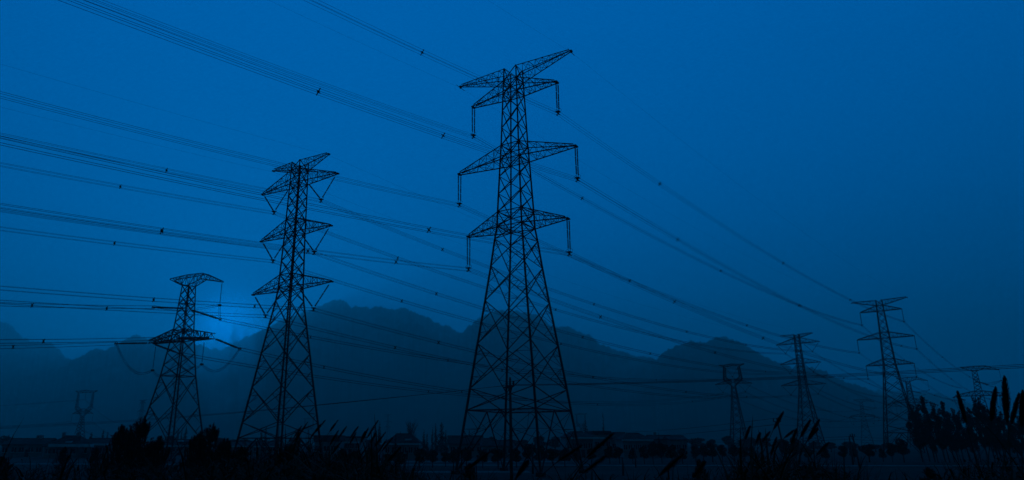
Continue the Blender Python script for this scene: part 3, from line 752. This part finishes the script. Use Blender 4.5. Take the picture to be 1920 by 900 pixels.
def pine_bush(t, seed, H=5.4, Wd=1.7, nb=190):   # young pine: upturned candles of needles
    g_ = random.Random(seed); m = MB(); m.tube([(0, 0, -.3), (.05, 0, H*.5), (0, 0, H*.93)], [.12, .08, .03], 6)
    nm_ = MB()
    for i in range(nb):
        f = g_.random()**.8; z = H*(.12+.8*f); wmax = Wd*(1-f**2.2)*.95+.12
        a = g_.uniform(0, 6.28); q = wmax*g_.uniform(.35, 1); b = Vector((q*math.cos(a), q*math.sin(a), z+q*.35)); o = Vector((0, 0, max(.2, z-q*.35)))
        m.tube([o, o.lerp(b, .6)+Vector((0, 0, -.08)), b], [.04, .025, .012], 4)
        d = Vector((b.x*.35, b.y*.35, 1.1)).normalized(); Lc = g_.uniform(.35, .6)
        for k in range(62):
            s = g_.random(); p = b+d*Lc*(s-.35); nd_ = (d*g_.uniform(.5, 1.1)+Vector((g_.gauss(0, 1), g_.gauss(0, 1), g_.gauss(0, .5))).normalized()*.8).normalized()*g_.uniform(.12, .22)*(1.15-s*.4)
            sd = nd_.cross(Vector((g_.random(), g_.random(), g_.random()))).normalized()*.019
            kk = len(nm_.v); nm_.v += [p-sd, p+sd, p+nd_]; nm_.f.append((kk, kk+1, kk+2))
    m.build('trunk', 'bark', t); nm_.build('crown', 'pine', t)
PR_ = [proto('round_tree', 'tree', lambda t, i=i: tree_round(t, 10+i)) for i in range(4)]
PG_ = [proto('grove_tree', 'tree', lambda t, i=i: tree_grove(t, 30+i)) for i in range(4)]
PC_ = [proto('conifer', 'tree', lambda t, i=i: tree_cone(t, 50+i)) for i in range(3)]
PB_ = [proto('bare_tree', 'tree', lambda t: tree_bare(t, 61))]
PP_ = [proto('pine_bush', 'pine', lambda t, i=i: pine_bush(t, 70+i)) for i in range(3)]
used = set()
def plant(ps, i, u, vtop, Y, wpx, base_h, base_w, label, group=GT):
    p = ps[i % len(ps)]; first = p.name not in used; used.add(p.name)
    o = p if first else copy_tree(p)
    q = at(u, vtop, Y); g0 = gz(q.x, q.y); h = (q.z-g0)/base_h; w_ = wpx/F*Y*.97/base_w
    place(o, (q.x, q.y, g0), R.uniform(-.6, .6) if ps is PG_ else R.uniform(0, 6.28), (w_, w_, h), label, group); return o
NUM = ['first', 'second', 'third', 'fourth', 'fifth', 'sixth', 'seventh', 'eighth', 'ninth', 'tenth', 'eleventh', 'twelfth', 'thirteenth', 'fourteenth', 'fifteenth', 'sixteenth', 'seventeenth', 'eighteenth']
gr = [(1703, 756), (1713, 748), (1722, 741), (1733, 758), (1743, 752), (1752, 760), (1760, 748), (1771, 756), (1781, 764), (1790, 758), (1801, 762), (1810, 748), (1820, 742), (1829, 738), (1839, 756), (1848, 752), (1858, 762), (1868, 760), (1880, 770), (1892, 772), (1903, 778), (1914, 774), (1928, 780)]
ORD = ['first', 'second', 'third', 'fourth', 'fifth', 'sixth', 'seventh', 'eighth', 'ninth', 'tenth', 'eleventh', 'twelfth', 'thirteenth', 'fourteenth', 'fifteenth', 'sixteenth', 'seventeenth', 'eighteenth', 'nineteenth', 'twentieth', 'twenty-first', 'twenty-second', 'twenty-third']
for i, (u, v) in enumerate(gr):
    plant(PG_, i, u+5, v+(0, 9, 3, 14)[i % 4]*(i not in (2, 12, 13)), 150+R.uniform(-6, 6), R.uniform(16, 24), 13, 3.4, f'{ORD[i]} tree from the left in the tall dark grove at the right', 'trees of the dark grove')
rows = [(1302, 832, 20), (1316, 826, 22), (1333, 826, 24), (1352, 831, 20), (1375, 832, 20), (1393, 829, 28), (1410, 833, 20), (1470, 822, 30), (1488, 818, 24), (1512, 834, 20), (1545, 836, 18), (1578, 833, 22), (1598, 836, 16), (1624, 824, 30), (1652, 838, 16), (1668, 828, 20), (1688, 820, 30)]
for i, (u, v, wd) in enumerate(rows):
    plant(PR_, i, u, v, 150+R.uniform(-3, 3), wd*1.1, 4.6, 3.7, f'{NUM[i]} round tree from the left in the row along the far field edge', 'round trees along the far field edge')
for i, (u, v, wd) in enumerate([(1500, 828, 24), (1525, 826, 28), (1556, 828, 26), (1590, 827, 30), (1640, 829, 26), (1662, 828, 26)]):
    plant(PR_, i+1, u, v, 300, wd*1.3, 4.6, 3.7, f'{NUM[i]} hazy tree from the left in the farther row behind the field', 'hazy trees of the farther row')
for i, (u, v, wd, Y) in enumerate([(17, 815, 9, 240), (40, 824, 9, 240), (172, 811, 14, 230), (195, 806, 10, 225), (203, 809, 8, 230), (335, 803, 9, 300), (342, 800, 5, 300), (350, 797, 8, 290), (491, 800, 6, 260), (499, 799, 8, 250), (703, 800, 9, 260), (712, 791, 9, 260), (742, 812, 9, 175), (751, 808, 7, 185), (795, 806, 8, 190), (801, 812, 7, 185), (811, 800, 5, 260), (817, 794, 8, 260), (828, 792, 16, 250), (836, 806, 10, 250), (1097, 789, 15, 280), (1130, 773, 5, 280), (1235, 812, 8, 190), (1297, 822, 9, 180), (880, 806, 6, 280)]):
    lab = ['pointed conifer at the far left edge above the low roof', 'small conifer above the far left roof, right of a taller one', 'bushy conifer behind the low tiled wing on the left', 'tall conifer between the tiled wing and the flat block on the left', 'thin conifer touching the flat-roofed block on the left',
           'left of three thin conifers behind the squat strain pylon', 'middle of three thin conifers behind the squat strain pylon', 'tallest of three thin conifers behind the squat strain pylon', 'left of two slender conifers at the left leg of the V string pylon', 'right of two slender conifers at the left leg of the V string pylon',
           'conifer behind the rightmost leaning reeds', 'taller conifer right behind the tallest leaning reed', 'small dark conifer at the left end of the broad hipped house', 'thin conifer poking over the broad hipped roof', 'dark conifer at the right end of the broad hipped house',
           'short dark conifer beside the one at the hipped house', 'thinnest spire in the conifer clump right of the bare tree', 'narrow spire next to the broadest conifer of the clump', 'broadest conifer of the clump left of the tallest pylon', 'low conifer at the right edge of the clump left of the tallest pylon',
           'broad conifer beside the narrow cat-head pylon right of the tallest pylon', 'slim tall poplar rising like a chimney over the roofs', 'small dark conifer before the middle of the right hand roofs', 'small conifer right of the last gabled house', 'thin conifer inside the left legs of the tallest pylon'][i]
    plant(PC_, i, u, v, Y, wd*1.25, 9.9, 2.5, lab, 'conifers between the houses')
far = [8, 30, 66, 150, 215, 232, 255, 318, 365, 385, 410, 440, 462, 520, 560, 612, 660, 690, 880, 900, 922, 950, 985, 1008, 1040, 1300, 1330, 1362, 1402, 1430, 1455]
for i, u in enumerate(far):
    g2 = random.Random(900+i)
    plant(PR_, i, u+g2.uniform(-6, 6), g2.uniform(814, 823), 300+g2.uniform(-25, 60), g2.uniform(24, 46), 4.6, 3.7, f'hazy tree number {i+1} from the left in the long far treeline behind the houses', 'hazy trees of the long far treeline')
plant(PB_, 0, 772, 783, 330, 34, 13.5, 9, 'leafless spreading tree above the broad hipped roof')
mids = [(645, 838, 30, 120), (668, 842, 26, 110), (698, 838, 28, 115), (728, 843, 22, 112), (750, 844, 24, 110), (787, 838, 28, 112), (812, 842, 26, 118), (836, 840, 22, 122), (851, 838, 26, 115), (875, 838, 26, 120), (905, 842, 24, 118), (934, 830, 32, 112), (968, 836, 24, 118), (990, 828, 30, 130), (1012, 834, 28, 120), (1036, 832, 30, 125), (1058, 836, 26, 122), (1080, 840, 22, 125)]
for i, (u, v, wd, Y) in enumerate(mids):
    plant(PR_, i+2, u, v, Y, wd*1.15, 4.6, 3.7, f'{NUM[i]} bushy tree from the left along the field, right of the leaning reeds', 'dark bushy trees across the middle')
for i, (u, v, wd, Y) in enumerate([(1108, 838, 22, 135), (1142, 834, 20, 138), (1160, 829, 24, 140), (1185, 836, 18, 140), (1206, 834, 22, 138), (1222, 826, 22, 140), (1238, 820, 24, 142), (1258, 830, 26, 140), (1278, 838, 22, 138)]):
    plant(PR_, i+3, u, v, Y, wd*1.15, 4.6, 3.7, f'{NUM[i]} dark round tree from the left in front of the right hand houses', 'round trees before the right hand houses')
for i, (u, v, wd, Y, lab) in enumerate([(268, 783, 104, 34, 'tallest pine bush, left of the squat strain pylon'), (232, 797, 74, 38, 'lower pine bush leaning against the tallest one on its left'), (300, 818, 84, 36, 'low wide pine bush right of the tallest pine bush'),
        (398, 796, 100, 38, 'rounded pine bush between the squat and the V string pylons'), (372, 812, 66, 42, 'small pine bush just left of the rounded one'), (424, 822, 66, 42, 'small pine bush just right of the rounded one'),
        (122, 838, 34, 70, 'small conical pine in front of the tall hipped farmhouse'), (182, 838, 34, 72, 'small conical pine in front of the low tiled wing'), (5, 856, 50, 60, 'pine bush cut by the left edge of the view'), (452, 838, 90, 36, 'ragged low pine bush at the left foot of the V string pylon'), (545, 834, 100, 30, 'low pine bush between the legs of the V string pylon'), (1310, 862, 40, 40, 'low bush in the field right of the middle'), (1740, 876, 50, 40, 'low dark bush in the field before the grove'), (880, 868, 40, 50, 'low bush near the left foot of the tallest pylon')]):
    plant(PP_, i, u, v, Y, wd*1.05, 5.3, 3.2, lab, 'young pine bushes')

# ------------------------------------------------------------------ reeds and undergrowth on the near bank
def blade(m, p, d, Ln, wd, droop, g_, n=4):
    p = Vector(p); d = Vector(d).normalized(); sd = d.cross(Vector((0, 0, 1)))
    sd = sd.normalized() if sd.length > .05 else Vector((1, 0, 0)); k = len(m.v); q = p.copy()
    for i in range(n+1):
        t = i/n; w_ = wd*(1-t)**.7*.5+.0008; m.v += [q-sd*w_, q+sd*w_]; d = (d+Vector((0, 0, -droop/n))).normalized(); q = q+d*Ln/n
    for i in range(n): a = k+2*i; m.f.append((a, a+1, a+3, a+2))
def reed_parts(t, g_, stem_len, plume_len, pw, lean, fluffy=1.0):
    """reed with its plume tip at local (0,0,0), stem going back down along the lean direction"""
    d = Vector(lean).normalized(); b = -d*plume_len; pts = [b]; q = b.copy(); dd = d.copy()
    for i in range(8):
        dd = (dd+Vector((0, 0, .16))).normalized(); q = q-dd*stem_len/8; pts.append(q.copy())
    m = MB(); m.tube(pts, [.0025+.0007*i for i in range(9)], 5); m.build('stem', 'reed', t)
    m = MB(); n = int(420*fluffy)
    for i in range(n):
        s = g_.random(); c = -d*plume_len*(1-s); prof = math.sin(math.pi*min(1, .08+s*.95))**.6*(1-.55*s)
        a = g_.uniform(0, 6.28); x = d.cross(Vector((0, 1, .2))).normalized(); y = d.cross(x); o = (x*math.cos(a)+y*math.sin(a))
        nd_ = (d*1.5+o*.45).normalized(); p = c+o*pw*.3*prof*g_.random(); blade(m, p, nd_, pw*1.5*prof+.02, .006, .05, g_, 1)
    m.tube([-d*plume_len, -d*plume_len*.6, -d*plume_len*.2, d*0], [pw*.08, pw*.2, pw*.12, .001], 6)
    m.build('plume', 'plume', t)
    m = MB()
    for i in range(6):
        p = pts[2+i]; a = g_.uniform(-1, 1); blade(m, p, (d.x*.6+a*.7, g_.uniform(-.6, .6), .75), g_.uniform(.35, .6), .022, g_.uniform(.6, 1.6), g_, 5)
    m.build('leaf_blades', 'reed', t)
def reed(tip, low, Y, pw, label, seed, group, twist=0):
    """tip / low: pixels of the plume's tip and foot"""
    a = at(*tip, Y); b = at(*low, Y*(1-twist)); g_ = random.Random(seed)
    t = empty('reed', a, label, 'reed', group); pl = (a-b).length
    gzv = gz(a.x, a.y); sl = max(.5, (b.z-gzv)*1.08); reed_parts(t, g_, sl, pl, pw, a-b, 1.0 if Y < 6 else .6)
LR = [((576, 793), (555, 825), 8.5), ((565, 800), (550, 822), 9.2), ((609, 789), (590, 812), 8), ((600, 797), (580, 824), 8.8), ((633, 789), (617, 811), 8.2), ((649, 801), (633, 824), 8.6), ((634, 808), (618, 836), 9), ((671, 801), (656, 822), 8.2), ((667, 813), (655, 834), 9), ((690, 804), (678, 828), 8.4), ((708, 790), (688, 822), 7.2), ((705, 811), (694, 832), 8.4), ((722, 812), (702, 838), 7.4), ((724, 826), (708, 850), 7.6), ((684, 810), (676, 832), 8.8), ((560, 812), (556, 830), 9.4), ((640, 828), (622, 852), 8.4), ((688, 838), (672, 862), 7.8), ((735, 822), (716, 846), 7.0)]
for i, (a, b, Y) in enumerate(LR):
    reed(a, b, Y, .019*Y/8, f'{NUM[i] if i < 18 else "last"} leaning reed from the left in the left clump', 100+i, 'leaning reeds of the left clump')
MR = [((1406, 801), (1397, 824), 6.5), ((1425, 813), (1417, 833), 6.8), ((1443, 811), (1428, 830), 6.6), ((1468, 774), (1450, 806), 5.6), ((1493, 806), (1484, 835), 6.0), ((1518, 790), (1500, 821), 5.6), ((1535, 789), (1515, 824), 5.4), ((1532, 805), (1512, 828), 5.6), ((1553, 831), (1530, 855), 5.8), ((1456, 822), (1445, 855), 6.2), ((1492, 850), (1474, 868), 6.0), ((1488, 808), (1470, 822), 6.3)]
for i, (a, b, Y) in enumerate(MR):
    reed(a, b, Y, .019*Y/6, f'{NUM[i]} plume from the left below the far V string pylon', 200+i, 'reeds of the right middle clump')
RR = [((1884, 708), (1889, 792), 4.4, .075, 'largest upright reed plume near the right edge'), ((1867, 728), (1859, 790), 4.9, .055, 'broad pale plume just left of the largest upright one'), ((1796, 737), (1811, 792), 4.8, .045, 'plume tilting left at the left side of the right edge clump'),
      ((1911, 740), (1896, 795), 4.6, .045, 'plume tilting right between the largest one and the edge'), ((1918, 736), (1916, 800), 4.3, .05, 'upright plume cut by the right edge of the view')]
for i, (a, b, Y, pw, lb) in enumerate(RR): reed(a, b, Y, pw*.5, lb, 300+i, 'big plumes at the right edge')
XR = [((1149, 814), (1100, 858), 4.2, .05, 'long blurred plume slanting up right below the dark roofed house'), ((1090, 836), (1042, 868), 4.6, .045, 'dim plume lying almost flat below the tallest pylon'), ((1135, 856), (1092, 888), 4.2, .045, 'low dim plume slanting in the field under the slim poplar'), ((1280, 853), (1236, 892), 4.0, .05, 'dim slanting plume in the field below the row of roofs'), ((1320, 868), (1300, 896), 4.2, .04, 'short dim plume right of the slanting one in the field'), ((915, 850), (872, 884), 4.4, .045, 'dim slanting plume left of the concrete pole'), ((988, 868), (968, 896), 4.2, .045, 'dim steep plume just right of the concrete pole'), ((750, 840), (728, 866), 6, .04, 'plume right of the leaning reeds under the broad hipped house')]
for i, (a, b, Y, pw, lb) in enumerate(XR): reed(a, b, Y, pw*.6, lb, 400+i, 'single plumes across the middle')

def topline(u):                     # how high the tangle of the near bank reaches in the picture, by bearing
    pts = [(-200, 860), (0, 856), (120, 862), (220, 852), (330, 858), (430, 846), (480, 838), (560, 830), (640, 838), (720, 850), (770, 872), (900, 884), (1000, 892), (1080, 880), (1200, 893), (1300, 880), (1370, 868), (1420, 850), (1480, 846), (1540, 856), (1600, 884), (1680, 892), (1760, 876), (1820, 850), (1880, 838), (1960, 836), (2200, 850)]
    for a, b in zip(pts, pts[1:]):
        if a[0] <= u <= b[0]: return a[1]+(b[1]-a[1])*(u-a[0])/(b[0]-a[0])
    return 880
m = MB(); g_ = random.Random(5)
for i in range(80000):
    Y = 4.4+g_.random()**1.2*15; X = g_.uniform(-.85, 1.0)*Y*1.05
    if i > 46000:                    # thickest where the reed clumps stand
        Y = 5.5+g_.random()*8; X = (g_.uniform(-.36, -.08) if g_.random() < .62 else g_.uniform(.36, .54))*Y
    g0 = gz(X, Y); fat = min(1, Y/9)
    u = proj((X, Y, g0+1))[0]
    zt = at(u, topline(u)+g_.gauss(0, 5)+3, Y).z
    h = min(zt-g0, 2.6)
    if h < .1: continue
    if g_.random() < .45:            # leaf springing from anywhere in the tangle
        tilt = g_.gauss(.35, .9); Ln = g_.uniform(.25, .6); z0 = g0+(h-.15)*g_.random()**.6
        blade(m, (X, Y, z0), (tilt, g_.gauss(0, .7), g_.uniform(.1, 1)), min(Ln, h), g_.uniform(.014, .03)*fat, g_.uniform(.6, 2.4), g_, 3)
    else:
        tilt = g_.gauss(.3, .4); blade(m, (X, Y, g0), (tilt, g_.gauss(0, .35), 1), h*g_.uniform(.5, 1.08), g_.uniform(.014, .03)*fat, g_.uniform(.3, 1.7), g_, 4)
tag(m.build('undergrowth', 'under'), 'dark tangle of reed leaves and weeds covering the near bank', 'undergrowth', kind='stuff')
m = MB()
for i in range(34000):
    Y = 17+g_.random()**1.2*34; X = g_.uniform(-.9, 1.05)*Y; g0 = gz(X, Y); pat = noise.noise(Vector((X*.12, Y*.12, 7)))
    if pat < (-.25 if X < -.08*Y else -.02) or (X > .0*Y and X < .5*Y and g_.random() < .6): continue
    h = (.6+max(0, pat)*1.6)*g_.uniform(.5, 1.1)*(1.5 if X < -.08*Y else .8)
    for k in range(2): blade(m, (X+g_.gauss(0, .1), Y+g_.gauss(0, .1), g0), (g_.gauss(.1, .5), g_.gauss(0, .4), 1), max(.2, h), .05, g_.uniform(.2, 1.2), g_, 3)
tag(m.build('weeds', 'under'), 'rough weeds scattered over the dark field behind the bank', 'weeds', kind='stuff')
